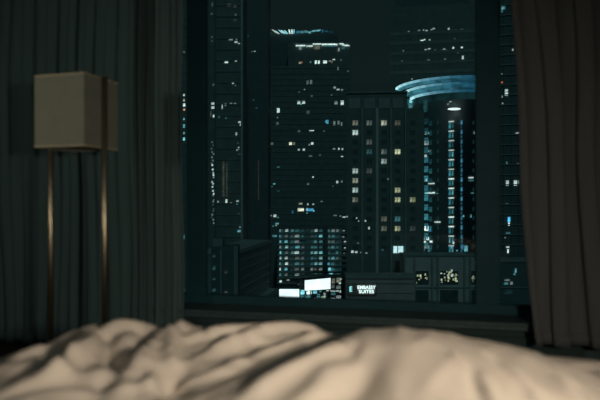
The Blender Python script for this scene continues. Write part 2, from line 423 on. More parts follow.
# --- left glass tower
t = B('skyscraper', 225, 213, 0); t.part('tower_body', [(205, 242, -80, 600, 0, 20)], M_f[1])
t.part('floor_slabs', [(216, 241.5, y, y+.8, -.35, 0) for y in range(-6, 240, 11)], M_f[0])
t.part('corner_pilaster', [(241, 243, -80, 600, -.6, 1)], M_band); t.part('corner_pilaster', [(214.5, 216, -80, 600, -.4, 1)], M_f[3])
t.part('glow_strip', [(222.8, 224.2, 162, 197, -.6, 0)], emis((.9, .95, .75), .045)); t.part('glow_strip', [(226.4, 227.4, 163, 197, -.6, 0)], emis((.9, .95, .75), .035))  # faintly glowing vertical strips on the facade
D_, M_, H_ = .045, .22, .75
t.wins([(212.3, 4.5, 1.5, 4, WHITE, D_), (211.7, 13.8, 2, 2, WHITE, D_), (229, 5, 4, 3, WHITE, .03), (235, 6, 3, 3, WHITE, .03), (235.7, 14.7, 2, 2, WHITE, .05), (235, 20, 3, 2, WHITE, .025), (212, 37, 2, 2, WHITE, .04), (212, 41, 2, 2, WHITE, .03),
        (230.7, 39.7, 4, 1, WHITE, M_), (236, 42, 3, 1.6, WHITE, .4), (239, 43.5, 2, 1, WHITE, .3), (236.5, 39.5, 1.4, 1.2, WHITE, .12), (226.3, 62.3, 3.4, 1.4, WHITE, H_), (236, 60.7, 2, 1.6, WHITE, .35), (233, 83, 2, 1.8, WHITE, .3), (235.5, 85.5, 1.2, 1.2, WHITE, .08),
        (213.5, 84.7, 2.2, 2, WHITE, .06), (213, 103.5, 3.4, 2.2, WHITE, .45), (213, 107.5, 3.4, 2.4, WHITE, .5), (214, 116, 2.2, 2.6, WHITE, .6), (210.8, 114, .8, 6, WHITE, .08), (222.2, 106.5, 1, 5, WHITE, .4), (225.5, 104.5, 1.5, 3, WHITE, .12),
        (231, 103.3, 2.4, 1, WHITE, .14), (235, 103.5, 2.4, 1, WHITE, .16), (219, 117, 2, 2, TEAL, .07), (226, 118, 2, 1.6, TEAL, .07), (239.5, 122, 2.6, 1.4, WHITE, .45), (240.3, 124.5, .9, 3, WHITE, .3), (231.5, 126.3, 8, .8, WHITE, .08),
        (236.3, 133.8, 1.5, 3, WHITE, .3), (238.6, 148, 1.6, 2.4, WHITE, .3), (237, 150, 1.4, 1.4, WHITE, .2), (238, 143, 1.6, 1.4, TEAL, .06), (239.5, 154, 3, 1, TEAL, .05),
        (218, 201.6, 1.6, 1.8, WHITE, .2), (226.4, 201, 1.8, 3.6, WHITE, .6), (231, 203, 1.6, 1.4, WARM, .15), (237.5, 201, 2.4, 1.6, WHITE, .3), (237, 204, 2, 1, TEAL, .15), (239, 231, 3.2, 2.2, TEAL, .3), (240, 227, 1.5, 1.5, WHITE, .15), (238.6, 214, 1.2, 1, TEAL, .15)])
rr = random.Random(3)
for y in range(142, 226, 3):
    k = .35 if 163 < y < 196 else .08
    t.win(212.6+rr.uniform(-1, 1.4), y+rr.uniform(-1, 1), 1.5, 1.7, WHITE, k*rr.uniform(.4, 1.8), 'balcony_light')
tag(t.o, 'tall glass tower filling the left edge of the main window pane', 'skyscraper', 'city towers outside the window')

# --- narrow dark tower behind it
t = B('skyscraper', 252, 300); t.part('tower_body', [(240, 268, -40, 600, 0, 28)], M_f[3])
t.part('corner_pilaster', [(246, 247, -40, 600, -.5, 0)], M_f[0]); t.part('glow_strip', [(258, 259, 160, 200, -.6, 0)], emis((.9, .95, .75), .022))  # one more faintly glowing strip
t.wins([(254.7, 51.3, 2, 1, WHITE, .25), (252, 51.6, 2, .7, WHITE, .08), (245.3, 201.6, 2, 1.8, WHITE, .7), (248, 36, 2, 2, TEAL, .03), (253.5, 100, 1.5, 1.5, TEAL, .05), (256.5, 108, 2, 1.4, TEAL, .05), (246, 222, 1.5, 1.5, TEAL, .06)])
tag(t.o, 'slim dark tower between left glass tower and the tower with light-strip crown', 'skyscraper', 'city towers outside the window')

# --- central tower: rear slab with slanted crown lights, front slab with broken roof light band
t = B('skyscraper', 300, 330, 0)
t.part('rear_slab', [(261, 340, 28, 600, 14, 40)], M_f[3]); t.part('front_slab', [(262, 350, 66, 600, 0, 14), (288, 350, 43, 66, 0, 14)], M_f[1])
t.part('roof_plant', [(268, 336, 22, 28, 20, 36)], M_f[3])
t.part('floor_slabs', [(262, 350, y, y+.4, -.35, 0) for y in [68+5.6*i for i in range(33)]], M_f[0])
rr = random.Random(12)
def lean(t, px, py, w, h, sl, col, st, y=13.6, name='crown_light'):
    k, z, tt = t.loc(px, py); s = 344./F; b = bmesh.new(); box(b, -w/2*s, w/2*s, -.3, .3, -h/2*s, h/2*s)
    for v in b.verts: v.co.x -= v.co.z*sl
    kk = (k*(tt+y)/tt); zz = (z+GZ-ZC)*(tt+y)/tt+ZC-GZ
    o = new(name, b, emis(col, st, .3), t.o); o.location = (kk+(t.P.x*(tt+y)/tt-t.P.x), y, zz); return o
for px, py, w_, h_, sl, c_, st in [(274.5, 31.3, 1.5, 3.2, 1.3, WHITE, .5), (277, 32.3, 1.6, 3, 1.3, WHITE, .6), (280.8, 31.6, 1.6, 3, 1.2, TEAL, .8), (283.2, 32, 1.7, 3.2, 1.1, WHITE, .7), (286, 32.2, 1.8, 3.4, .8, TEAL, .8),
        (289.5, 31.6, 1.4, 4, .2, WHITE, 1.0), (292, 31.6, 1.4, 4.2, .1, WHITE, .9), (294, 31.4, 1.2, 3.8, 0, TEAL, .7), (298, 32, 4, 2.2, .3, BLUE, .22), (302, 32, 3, 2, .3, TEAL, .22), (306, 31.6, 3.6, 2, .5, TEAL, .22), (309.5, 32.4, 2.4, 1.6, .5, TEAL, .4),
        (313.5, 31, 4, 1.6, -1.5, TEAL, .35), (318, 30.5, 4.4, 1.4, -1, TEAL, .4), (322.5, 31, 1.5, 3, 0, BLUE, .15), (326, 31.3, 4, 1.5, .5, BLUE, .08), (331, 32, 4, 1.5, .5, BLUE, .04), (270, 33, 2, 2, .5, TEAL, .12)]:
    lean(t, px, py, w_, h_, sl, c_, st)
for px, py, w_, h_, sl, c_, st in [(300.5, 45.6, 9, .9, 0, WHITE, .9), (309.6, 46, 6.2, 1.2, 0, WHITE, .6), (317, 44, 8, 1.1, 0, WHITE, .7), (317, 47, 5, 4, 0, WARM, .11), (329.5, 44.4, 15, 1.3, 0, WHITE, .9), (330, 46, 12, 1.5, 0, TEAL, .10), (341.5, 43.8, 4, 1.1, 1.2, WHITE, .7), (346, 45.4, 5.5, 1, 2.2, WHITE, .8),
        (300.3, 48, 2.4, 3, 0, WHITE, .2), (338.8, 49.5, 1.4, 3, 0, WHITE, .25), (343, 48, 3, 2, 0, TEAL, .1)]:
    lean(t, px, py, w_, h_, sl, c_, st, y=-.3, name='roof_light')
t.wins([(300.5, 62.5, 3.6, 1.8, ORG, .2), (300, 63, 1.2, 1.4, WHITE, .4), (310.5, 62, 1.4, 1.8, TEAL, .2), (315.8, 62.2, 1.9, 3.4, WHITE, .9), (318.8, 62.2, 1.8, 3.2, WHITE, .9), (325, 62, 3.8, 2.8, WHITE, .8), (330, 61, 2.4, 1, WHITE, .2), (333.8, 59.5, 2.6, 1.2, WHITE, .5), (332, 62, 1.4, 2, ORG, .15), (341, 60, 2, 2, WHITE, .05),
        (338, 68.5, 1.4, 3.2, WHITE, .13), (353-5, 71, 1.4, 1, WHITE, .1), (307.5, 82.5, 2, 4, WHITE, .10), (311, 82, 2.2, 4, WHITE, .13), (262.8, 101, 4.6, 3.2, TEAL, .4), (278.3, 110.5, 2.6, 4.6, WHITE, .75), (263, 112, 2.4, 1.2, WHITE, .4), (277.5, 117.5, 1.4, 1.2, WHITE, .12), (277.4, 123.5, 2.6, 2.6, WHITE, .09),
        (298.8, 102.6, 2.8, 3, WHITE, .6), (303.6, 102.4, 2.8, 2.6, WHITE, .65), (301, 104, 2, 1.4, TEAL, .3), (334.6, 87.5, 2.4, 2, WHITE, .25), (338, 89.5, 3, 1.4, WHITE, .4), (342, 90, 2, 1.8, WHITE, .2), (331.5, 95, 1.4, 1.4, WHITE, .08), (336, 102.8, 3, 3.2, WHITE, .22), (342.2, 102.8, 2.8, 4.2, WHITE, .75), (311.6, 96, 2, 1.6, WHITE, .1),
        (304.5, 89.5, 1.4, 1, WHITE, .2), (299, 92, 2, 1.4, WHITE, .05), (308, 112.3, 3, 3, WHITE, .07), (327.4, 122, 2, 4.2, BLUE, .5), (326, 121.5, 1.6, 2, TEAL, .3), (334.3, 123.2, 2, 4, WHITE, .18), (338.5, 122.8, 2, 4, WHITE, .14), (341.6, 124, 1.2, 3.4, WHITE, .22), (311.5, 130.6, 4.6, .9, WHITE, .6), (299, 131.2, 2.4, 2.2, WHITE, .07), (324, 131, 2.2, 1.4, WHITE, .05),
        (264.4, 131.2, 1.8, 1.6, WHITE, .35), (262.8, 137, 1.8, 1, TEAL, .3), (272, 143.6, 2.6, 2.4, WHITE, .09), (290.5, 143.6, 2.8, 2.6, WARM, .8), (294, 143.6, 2, 2.6, WARM, .13), (312.2, 143.4, 2.4, 2.2, WHITE, .7), (309.4, 144.6, 1.6, 1.6, WHITE, .2), (298.8, 149.6, 2, 1.6, WHITE, .4), (303.8, 149.6, 2.2, 2, WHITE, .5), (334, 148.8, 2.4, 1.4, WHITE, .2), (338.9, 148.8, 1.5, 2, WHITE, .5), (342.4, 149, 1.6, 1.8, WHITE, .4),
        (342, 156.4, 2.2, 1, WHITE, .5), (310.4, 156, 3.4, 1.6, WHITE, .09), (320, 155, 2, 2, WHITE, .05), (278.2, 167, 2.6, 1, TEAL, .14), (313, 177, 1.5, 1.5, WHITE, .5), (308, 184, 2, 1.8, WHITE, .11), (337.2, 182, 2, 2.4, WHITE, .5), (341.8, 181.5, 1.8, 2, WHITE, .12), (333, 186, 1.4, 1.4, WHITE, .06), (263, 187.3, 4.4, 3.4, TEAL, .4), (274.2, 183.8, 2.2, 1.2, TEAL, .35), (272, 186.4, 1.4, 1, TEAL, .12), (278.3, 191.2, 2.6, .9, TEAL, .12),
        (300.6, 203.6, 3.6, 1.8, WARM, .25), (307.8, 204.2, 1.2, 1.8, WHITE, .45), (313.2, 204.2, 1.8, 1.4, WHITE, .35), (321.5, 201.4, 2.4, .9, WHITE, .14), (300.8, 209.6, 6, 3.2, WARM, .85), (309.8, 209.8, 7.6, 2.6, BLUE, .5), (307.4, 209.4, 1, 3, WHITE, .5), (313.6, 210.8, 1.6, 1.4, TEAL, .5), (292.6, 212, 1.6, 3.2, BLUE, .15), (307, 213, 1, 1.6, TEAL, .3), (274.8, 215.8, 2.8, 2.6, WHITE, .5), (271, 215.6, 1.8, 1.2, WHITE, .2), (278, 217.4, 1.4, 1, TEAL, .25),
        (264.6, 203.6, 1.2, 1, WHITE, .3), (262.6, 207.6, 1.5, 1.4, WHITE, .4), (262.8, 223.3, 1.4, 1.4, TEAL, .45), (277, 223.6, 3.6, 1.6, TEAL, .3), (273, 226, 2, 1, TEAL, .15), (335, 215.4, 3.6, 1.2, WHITE, .12), (344, 217, 3, 1.2, WHITE, .5), (340.4, 216, 1.4, 1, WHITE, .2), (262.6, 233.2, 1.2, 1.4, WHITE, .25), (266, 238, 1.4, 1.2, TEAL, .2), (275.5, 236, 6, 1.8, TEAL, .3), (276.2, 225.3, 1.4, 1.2, WHITE, .3), (270.8, 102, 1.4, 1, TEAL, .06)])
tag(t.o, 'tall central tower with broken light strips along its roof', 'skyscraper', 'city towers outside the window')

# --- low residential block with glowing balconies in front of it
t = B('apartment_building', 312, 285, 0)
t.part('building_body', [(277, 347, 229, 600, 0, 24)], M_f[3])
bmx = mat('balcony_concrete', (.40, .46, .46), .8)
for i in range(10):
    y = 232.9+5.52*i
    t.part('balcony_slab', [(277.5, 324.3, y-.2, y+1.2, -1.6, .0), (327.2, 347, y-.2, y+1.2, -1.6, 0)], bmx)
t.part('stair_core', [(324.2, 327.3, 226, 600, -1.9, 0)], M_f[3])
for i in range(9):
    t.win(300.8, 230.9+5.52*i, 44, 3.4, TEAL, .035, 'balcony_glazing', out=.0, brk=.8, sc=.25); t.win(334.6, 230.9+5.52*i, 13.6, 3.4, TEAL, .045, 'balcony_glazing', out=.0, brk=.8, sc=.25)
rr = random.Random(21)
cols = [(280.2, 1.5, .5), (286.4, 3, .5), (292.4, 2.8, .13), (297, 4.6, .42), (302.8, 3, .12), (312, 2.6, .22), (315.8, 3, .30), (320.6, 3.6, .38), (329.2, 2, .30), (333, 3.4, .22), (337.4, 2.6, .18)]
for r in range(9):
    y = 230.4+5.52*r
    for c_, w_, s_ in cols:
        k = rr.choice([.3, .6, .9, 1.2, 1.9]) if w_ < 5 else 1
        if rr.random() < .07: continue
        t.win(c_+rr.uniform(-.4, .4), y, w_, 2.5, rr.choice([TEAL, TEAL, (.5, .95, .95), WHITE]), round(s_*k*.62, 2), out=.02, brk=.7, sc=.8)
for r in range(9):
    if rr.random() < .8: t.win(344+rr.uniform(-1, 1), 230.4+5.52*r+rr.uniform(-1, 1), rr.uniform(1.2, 2.6), 1.2, WHITE, rr.choice([.08, .2, .4]), name='balcony_light', out=.1)
t.wins([(329.5, 268.6, 2.6, 4, TEAL, .7), (331, 273.6, 3.2, 2.6, TEAL, .55), (328.5, 263.8, 2, 2.2, BLUE, .4), (280.6, 281.3, 2.2, 1.8, WHITE, .75), (299.5, 283.6, 2, 1.8, WHITE, .6), (288, 280, 3, 1.2, WARM, .2)], name='lobby_light', out=.2)
for k in range(9):
    px = 281+8*k; x = t.x(px); z = t.z(229)
    b = bmesh.new(); tube(b, (x, .5, z), (x, .5, z+1.6+rr.random()), .10, 6); new('roof_mast', b, M_f[0], t.o)
tag(t.o, 'low residential block with rows of teal-lit balconies', 'building')

# --- billboards and lit street pavilion before it
def board(px0, px1, t0, t1, b0, b1, D0, D1, label, st, legs=True):
    p = [cam2w((px-300)/F*D, D, ZC+(200-py)/F*D) for px, py, D in ((px0, b0, D0), (px1, b1, D1), (px1, t1, D1), (px0, t0, D0))]
    c = sum(p, Vector())/4; r = empty('billboard', (c.x, c.y, GZ))
    n = (p[1]-p[0]).cross(p[3]-p[0]).normalized()
    def slab(name, pts, m, off, th):
        b = bmesh.new(); A = [b.verts.new(q+n*off-r.location) for q in pts]; C = [b.verts.new(q+n*(off-th)-r.location) for q in pts]
        b.faces.new(A); b.faces.new(C[::-1])
        for i in range(4): b.faces.new([A[i], C[i], C[(i+1)%4], A[(i+1)%4]])
        return new(name, b, m, r)
    slab('lit_panel', p, emis((.80, .97, 1.0), st, .12, .25), .05, .25)
    big = [c+(q-c)*1.04 for q in p]; slab('frame', big, M_f[3], -.2, .4)
    for k in (.2, .8):
        q = p[0].lerp(p[1], k)-n*.6; b = bmesh.new(); tube(b, Vector((q.x, q.y, GZ))-r.location, q-r.location+Vector((0, 0, 1)), .25, 8); new('post', b, M_f[3], r)
    return tag(r, label, 'billboard', 'lit billboards at street level')
board(279.3, 299.2, 289.2, 289.2, 299.2, 299.4, 262, 262, 'lower white lit billboard at the bottom left of the balcony block', 1.25)
board(304.8, 330.2, 280.4, 278.0, 290.6, 289.0, 268, 258, 'upper tilted white lit billboard above the street pavilion', 1.35)
t = B('glass_pavilion', 320, 272, 0)
t.part('roof', [(299, 343, 276.4, 277.4, -1.5, 8)], M_f[0]); t.part('pavilion_body', [(299, 343, 277.4, 600, .3, 8)], M_f[3])
t.part('mullions', [(x, x+.5, 277, 302, -.1, .3) for x in (300, 306, 312, 318, 324, 330, 335.5, 341)]+[(300, 341.5, y, y+.5, -.1, .3) for y in (284, 289.5, 295)], M_f[2])
t.wins([(302.5, 292, 4, 5, TEAL, .9), (301.5, 297, 4, 3, TEAL, .3), (309, 292.5, 5, 3.4, WHITE, 1.2), (308, 297, 6, 3, TEAL, .4), (315, 292, 4, 3, TEAL, .6), (318.5, 296, 3, 4, TEAL, .25), (316, 298.5, 4, 1, WHITE, .5), (325, 295.4, 2.6, 5, WHITE, .7), (323, 297.6, 4, 2.6, (.6, 1, .6), .5), (327.5, 290.6, 3, 1, WHITE, .6),
        (333, 281, 4, 5, WARM, .11), (338.5, 280, 4, 5, WARM, .16), (341, 279, 1.6, 2, WHITE, .5), (340, 283.4, 2.4, 2.2, WHITE, .6), (332.5, 286.4, 4, 3.4, WHITE, .09), (338.4, 287.2, 4.4, 3, WHITE, .14), (335, 291, 9, 1.2, WHITE, .4), (340.6, 291.4, 1.6, 2.4, WHITE, .45), (333.5, 294, 5, 3, TEAL, .12), (338.5, 297, 5, 3.4, WHITE, .25), (332.5, 298.4, 5, 1.2, WHITE, .35), (320.5, 291, 2.4, 2, TEAL, .2)], out=-.02, brk=.6)
tag(t.o, 'brightly lit street level glass pavilion under the billboards', 'pavilion')

# --- residential tower with paired windows
t = B('apartment_tower', 385, 178, -5)
t.part('tower_body', [(346.5, 407, 93, 600, 0, 8), (407, 424, 110, 600, 0, 7)], M_f[1])
t.part('parapet', [(346, 407.5, 91.4, 93, -.6, 8.2)], M_f[0])
for x0, x1 in ((361.2, 363), (375.6, 378.4), (390, 391.6), (404.6, 405.8)): t.part('pilaster', [(x0, x1, 108, 600, -.7, 0)], M_pil if x0 == 375.6 else M_f[2])
t.part('attic_panels', [(349, 360, 98, 108, -.12, 0), (364, 375, 98, 108, -.12, 0), (379, 389.5, 98, 108, -.12, 0), (393, 403, 98, 108, -.12, 0)], M_f[2])
lit = {(0,0):(.13,WARM),(0,1):(.5,WHITE),(0,5):(.36,WHITE),(0,6):(.3,WARM),(0,7):(.4,WHITE),(0,8):(.13,WARM),(1,0):(.12,WHITE),(1,2):(.08,WHITE),(1,3):(.10,TEAL),(1,5):(.05,WHITE),(2,0):(.38,WARM),(2,3):(.11,WHITE),(2,4):(.34,WHITE),(2,10):(.10,WARM),(2,11):(.12,WARM),
       (3,0):(.05,WARM),(3,3):(.55,YEL),(3,7):(.32,YEL),(3,8):(.38,YEL),(3,10):(.12,TEAL),(3,11):(.28,YEL),(4,8):(.26,YEL),(4,11):(.05,WHITE)}
rr = random.Random(5)
for ci, cxp in enumerate((355.3, 369.3, 384, 397.6, 412.7)):
    for ri in range(14):
        y = 123+9.6*ri
        if (ci, ri) == (3, 13): continue
        if (ci, ri) in lit:
            s_, c_ = lit[ci, ri]; a = rr.uniform(.7, 1.2); bb_ = rr.uniform(.5, 1.0)
            t.win(cxp-1.45, y, 2.3, 4.8, c_, round(s_*a, 2), brk=.6); t.win(cxp+1.45, y, 2.3, 4.8, c_, round(s_*bb_, 2), brk=.6)
        else: darkwin(t, cxp, y, 5, 4.8)
t.wins([(395.3, 249.6, 3.6, 6.8, (.62, .95, 1), .95), (400.6, 249.6, 5, 6.8, (.62, .95, 1), .85)], brk=.2)
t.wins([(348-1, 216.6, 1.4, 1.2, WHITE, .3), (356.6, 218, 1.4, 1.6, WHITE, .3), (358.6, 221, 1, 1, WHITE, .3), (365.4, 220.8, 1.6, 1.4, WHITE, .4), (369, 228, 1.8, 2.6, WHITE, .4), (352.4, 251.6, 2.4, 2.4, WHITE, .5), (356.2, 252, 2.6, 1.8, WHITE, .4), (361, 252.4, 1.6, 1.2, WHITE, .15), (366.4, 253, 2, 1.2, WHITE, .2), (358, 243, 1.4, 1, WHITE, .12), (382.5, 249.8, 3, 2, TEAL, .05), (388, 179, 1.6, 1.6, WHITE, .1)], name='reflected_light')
tag(t.o, 'apartment tower with paired windows and pale vertical pilasters', 'building')

# --- tower with blue arched crown
t = B('skyscraper', 452, 203, 0)
t.part('tower_body', [(408, 492, 98, 600, 2, 26)], M_f[3])
t.part('core_column', [(448.6, 453.4, 94, 600, .9, 2)], M_dark)
CX = 455
def ring(name, R, dz, zpy, m_fn, h, drop, th=.5, a0=-92, a1=20):
    """horizontal ring bowed toward the viewer: centre behind the front plane at depth 200"""
    cxk = t.x(CX); z0 = zpy; b = bmesh.new(); P_ = None; n = 60; mats = []
    for i in range(n+1):
        a = math.radians(a0+(a1-a0)*i/n); R2 = R-drop
        pt = lambda RR, z: b.verts.new((cxk+RR*math.sin(a), -RR*math.cos(a), z))
        q = [pt(R, z0+h), pt(R, z0+h-th), pt(R2, z0-th), pt(R2, z0)]
        if P_:
            for e in range(4):
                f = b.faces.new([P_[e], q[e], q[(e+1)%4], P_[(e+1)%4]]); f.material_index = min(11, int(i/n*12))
        P_ = q
    o = new(name, b, [m_fn(k/11) for k in range(12)], t.o); return o
def mixc(a, c, k): return tuple(a[i]*(1-k)+c[i]*k for i in range(3))
GLOWC = (.55, .95, 1.0); GLOWB = (.08, .45, .75)
def glowm(s): return lambda k: emis(mixc(GLOWC, GLOWB, min(1, k*1.3)), round(s*(1-k)**1.6+.10, 3), .15, .3)  # uplight on the crown edges put in as emission, fading left to right
def panm(s): return lambda k: emis(mixc((.16, .62, .75), (.05, .36, .62), k), round(s*(1-.62*k), 3), .45, .35)  # uplit panels: the light on them is a graded glow
zz = lambda py, D: ZC+(200-py)/F*D-GZ
ring('crown_glow_band', 20.6, 0, zz(76.2, 182.5), glowm(1.0), .35, .9)
ring('crown_glow_panel', 20.2, 0, zz(80, 182.8), panm(.34), 1.0, .9, .1)
ring('crown_glow_band', 17.6, 0, zz(82.5, 185.4), glowm(.95), .35, .9)
ring('crown_glow_panel', 17.2, 0, zz(86.5, 185.8), panm(.34), 1.1, .8, .1)
ring('crown_glow_band', 15.6, 0, zz(90.5, 187.4), glowm(.9), .35, .9)
ring('crown_glow_panel', 15.9, 0, zz(89.3, 187.2), panm(.30), .6, .5, .1)
ring('soffit', 15.0, 0, zz(99, 188.5), lambda k: emis((.12, .5, .55), .035, .5, .3), 2.4, .2, .1)  # faint emission stands in for uplight on the soffit
# solid drum that carries the rings
b = bmesh.new(); cxk = t.x(CX)
vs = []; n = 60
for i in range(n+1):
    a = math.radians(-92+184*i/n); vs.append([b.verts.new((cxk+14.8*math.sin(a), -14.8*math.cos(a), z)) for z in (0, zz(76.5, 187))])
for i in range(n): b.faces.new([vs[i][0], vs[i+1][0], vs[i+1][1], vs[i][1]])
new('curved_front', b, M_f[3], t.o, True)
def onarc(px, py, w, h, col, st, name='window', R=14.95, brk=.5):
    """a piece sitting on the curved front at the pixel"""
    lo, hi = -89, 89; u = (px-300)/F
    for _ in range(40):
        m_ = (lo+hi)/2; a = math.radians(m_); X = t.P.x+cxk+R*math.sin(a); Dd = t.P.y-R*math.cos(a)
        if X/Dd < u: lo = m_
        else: hi = m_
    b = bmesh.new(); s = Dd/F; wl = w/2*s/max(.35, math.cos(a)); box(b, -wl, wl, -.12, .1, -h/2*s, h/2*s)
    o = new(name, b, emis(col, st, brk, .9), t.o); o.location = (cxk+R*math.sin(a), -R*math.cos(a), ZC+(200-py)/F*Dd-GZ); o.rotation_euler = (0, 0, a); return o
# oval light under the crown
b = bmesh.new(); bmesh.ops.create_uvsphere(b, u_segments=20, v_segments=10, radius=1)
for v in b.verts: v.co = Vector((v.co.x*2.1, v.co.y*1.2, v.co.z*.36))
o = new('oval_lamp', b, emis((.85, 1, .95), 1.1, .1), t.o, True); o.location = (t.P.x*0+ (454.2-300)/F*(t.P.y-16.4)-t.P.x, -16.4, zz(109, t.P.y-16.4))
b = bmesh.new(); box(b, -.3, .3, .8, 1.8, -.2, .2); new('bracket', b, M_f[3], o)
rr = random.Random(8)
n_ = 0
for i in range(14):
    y = 121.5+9.55*i
    onarc(451.2, y, 5, 1.3, WHITE, round(rr.uniform(.35, .95), 2), 'floor_light'); 
    onarc(449.8, y+4.2, 1.8, 5.5, (.10, .6, .75), round(rr.uniform(.12, .3), 2), 'blue_strip'); onarc(452.6, y+4, 1.4, 5, TEAL, round(rr.uniform(.05, .3), 2), 'blue_strip')
    onarc(461.6, y+.8, 1.6, 4.2, (.12, .55, .85), round(rr.uniform(.12, .36), 2), 'blue_strip'); onarc(461.4, y+5.4, 1.2, 3, (.12, .6, .8), round(rr.uniform(.06, .16), 2), 'blue_strip')
    k = .05+.14*min(1, i/6)
    onarc(426.2, y, 2.8, 6, (.12, .60, .75), round(k*rr.uniform(.7, 1.5), 2), 'blue_strip'); onarc(430.6, y+2, 2, 5, (.12, .6, .7), round(k*.5*rr.uniform(.5, 1.5), 2), 'blue_strip')
    onarc(437.8, y+1, 1.4, 4, (.12, .6, .7), .035, 'blue_strip'); onarc(473.4, y+1, 1.2, 4, (.12, .6, .7), .03, 'blue_strip')
for q in [(425.4, 106, 2.6, 12, (.12, .5, .55), .10), (425.6, 133, 1.4, 3, WHITE, .25), (428.5, 133, 1.4, 2, TEAL, .25), (426.4, 143, 3, 4, WHITE, .25), (425.6, 156, 1.6, 2.6, WHITE, .5), (429.5, 151, 1.6, 2, WHITE, .2),
          (426, 180, 2, 2.4, WHITE, .5), (431.3, 183.5, 5, 1.2, WHITE, .6), (424, 176.5, 3, .8, TEAL, .3), (422.6, 193, 1, 2.6, TEAL, .5), (431.3, 192.8, 5.6, 1.4, WHITE, .8), (426.5, 193, 2.6, 1.8, TEAL, .5), (437.2, 193.4, 1.6, .9, TEAL, .2), (437.4, 222, 5, 1.3, WHITE, .6), (426.4, 228.4, 2.8, 4.6, WHITE, 1.1), (430, 229, 1.6, 5, BLUE, .4),
          (415.6, 241, 4, 1.6, WHITE, .7), (411.6, 243, 2.4, 2, TEAL, .2), (424.2, 238.6, 1.6, 1.2, WHITE, .7), (427.8, 238.6, 2, 2.8, WHITE, .8), (424.6, 241.8, 1.8, 2, WHITE, .8), (431, 241.4, 2, 2, WHITE, .9), (426.8, 247, 4, 3, WHITE, .2), (423, 250, 2, 2, TEAL, .2), (429, 250.6, 1.6, 2, TEAL, .15), (414, 253, 6, 1.2, WHITE, .12),
          (471, 177.6, 5, 1.4, WHITE, .55), (471, 180.4, 5, 1.4, TEAL, .12), (472.4, 193, 3, 1, TEAL, .18), (463.4, 216, 1.4, 2, TEAL, .3), (471, 216, 1, 3, TEAL, .25), (474, 132.6, 1, 2.6, WHITE, .25), (450, 241, 1.2, 4, WHITE, .3), (453.4, 242.6, 1.4, 2.6, WHITE, .6), (451.8, 247, 1.6, 3, BLUE, .5), (449.6, 249, 1.4, 8, (.15, .7, .8), .25),
          (466, 248.6, 3.2, 5.6, TEAL, .35), (462.6, 247, 1.4, 5, BLUE, .25), (457, 250.6, 1.4, 1.4, TEAL, .3), (450.4, 101.6, 2, 1, WHITE, .3), (448, 104, 1.6, 1.4, WHITE, .15)]: onarc(*q)
t.wins([(411.2, 100.8, 1.8, 3, TEAL, .8), (411, 105, 3, 4.5, TEAL, .18), (416.4, 103.6, 4, 2, TEAL, .35), (417, 107, 3, 1.4, TEAL, .3), (421, 101, 4, 2, TEAL, .06)], out=-1.9)
for o_ in t.o.children:
    if o_.name.startswith('window') and o_.location.y == 0: o_.location.y = 0
tag(t.o, 'tower with blue lit arched crown and blue vertical light strips', 'skyscraper', 'city towers outside the window')

# --- back tower above it
t = B('skyscraper', 432, 300, -9)
t.part('tower_body', [(390, 485, 5, 600, 0, 8)], M_f[1]); t.part('roof_plant', [(396, 470, -4, 5, 2, 7)], M_f[3])
t.part('floor_slabs', [(390, 485, y, y+3.2, -.2, 0) for y in (31, 40.5, 50.5, 60.5, 70)], M_f[0])
t.wins([(408.7, 31.7, 1.8, 1.6, WHITE, .13), (419, 30.4, 2.6, 1, WHITE, .15), (423.6, 30, 1.5, 1.5, WHITE, .2), (426.6, 30.6, 2.2, 1.4, WHITE, .3), (431.6, 29.6, 1.8, 1.2, WHITE, .2), (433.6, 28.6, 2.6, 1.4, WHITE, .25), (448.7, 28.8, 1.6, 2, WHITE, .35), (451.6, 30.6, 2, 1.2, WHITE, .12), (455.5, 30.4, 1.6, 1.4, WARM, .14), (461.5, 29.6, 3.4, 1.4, WHITE, .06),
        (421.8, 40.8, 3, 1.6, WHITE, 1.0), (424.4, 39.6, 2, 1.2, WHITE, .5), (429.6, 40.4, 1.8, 2.4, WHITE, .3), (425.6, 49.6, 2, 1, WHITE, .3), (429, 48.8, 2.6, 1.2, WHITE, .35), (435, 50, 1.6, 1.6, TEAL, .08), (441.6, 50.4, 1.6, 1.2, WHITE, .12), (444, 49, 2, 1.4, WHITE, .2), (445.6, 49.8, 1, 1.6, WHITE, .15), (453.3, 47.8, 1.6, 1.8, WHITE, .65), (461.8, 47.4, 2, 1.6, WHITE, .6),
        (462.8, 57.6, 1.8, 3.6, WHITE, .5), (458, 52.5, 2, 1.4, WHITE, .06), (403.3, 51.6, 1.2, 3, WARM, .12), (428.5, 60, 3, 1.6, WHITE, .07), (445, 59, 2, 1.5, WHITE, .08), (455, 61, 3, 1, WARM, .07), (465.4, 71.4, 1.6, 1, WARM, .35), (412, 79, 1.2, 1, WHITE, .3), (402, 61, 2, 1.4, WHITE, .05), (454.6, 38.4, 2, 1, TEAL, .06)])
tag(t.o, 'wide dark tower rising behind the blue crown tower, few lights', 'skyscraper', 'city towers outside the window')

# --- podiums at the foot
t = B('podium_building', 380, 160, 0)
t.part('podium_body', [(346, 414, 278, 600, 0, 5)], mat('sign_podium', (.85, .68, .64), .8, var=.1, scale=.3)); t.part('parapet', [(345.5, 414.3, 275, 278.4, -.5, 5.3)], M_f[2])
t.part('cornice', [(345.8, 414.2, 283, 283.6, -.25, 0), (345.8, 414.2, 292.6, 293.1, -.2, 0)], M_f[0])
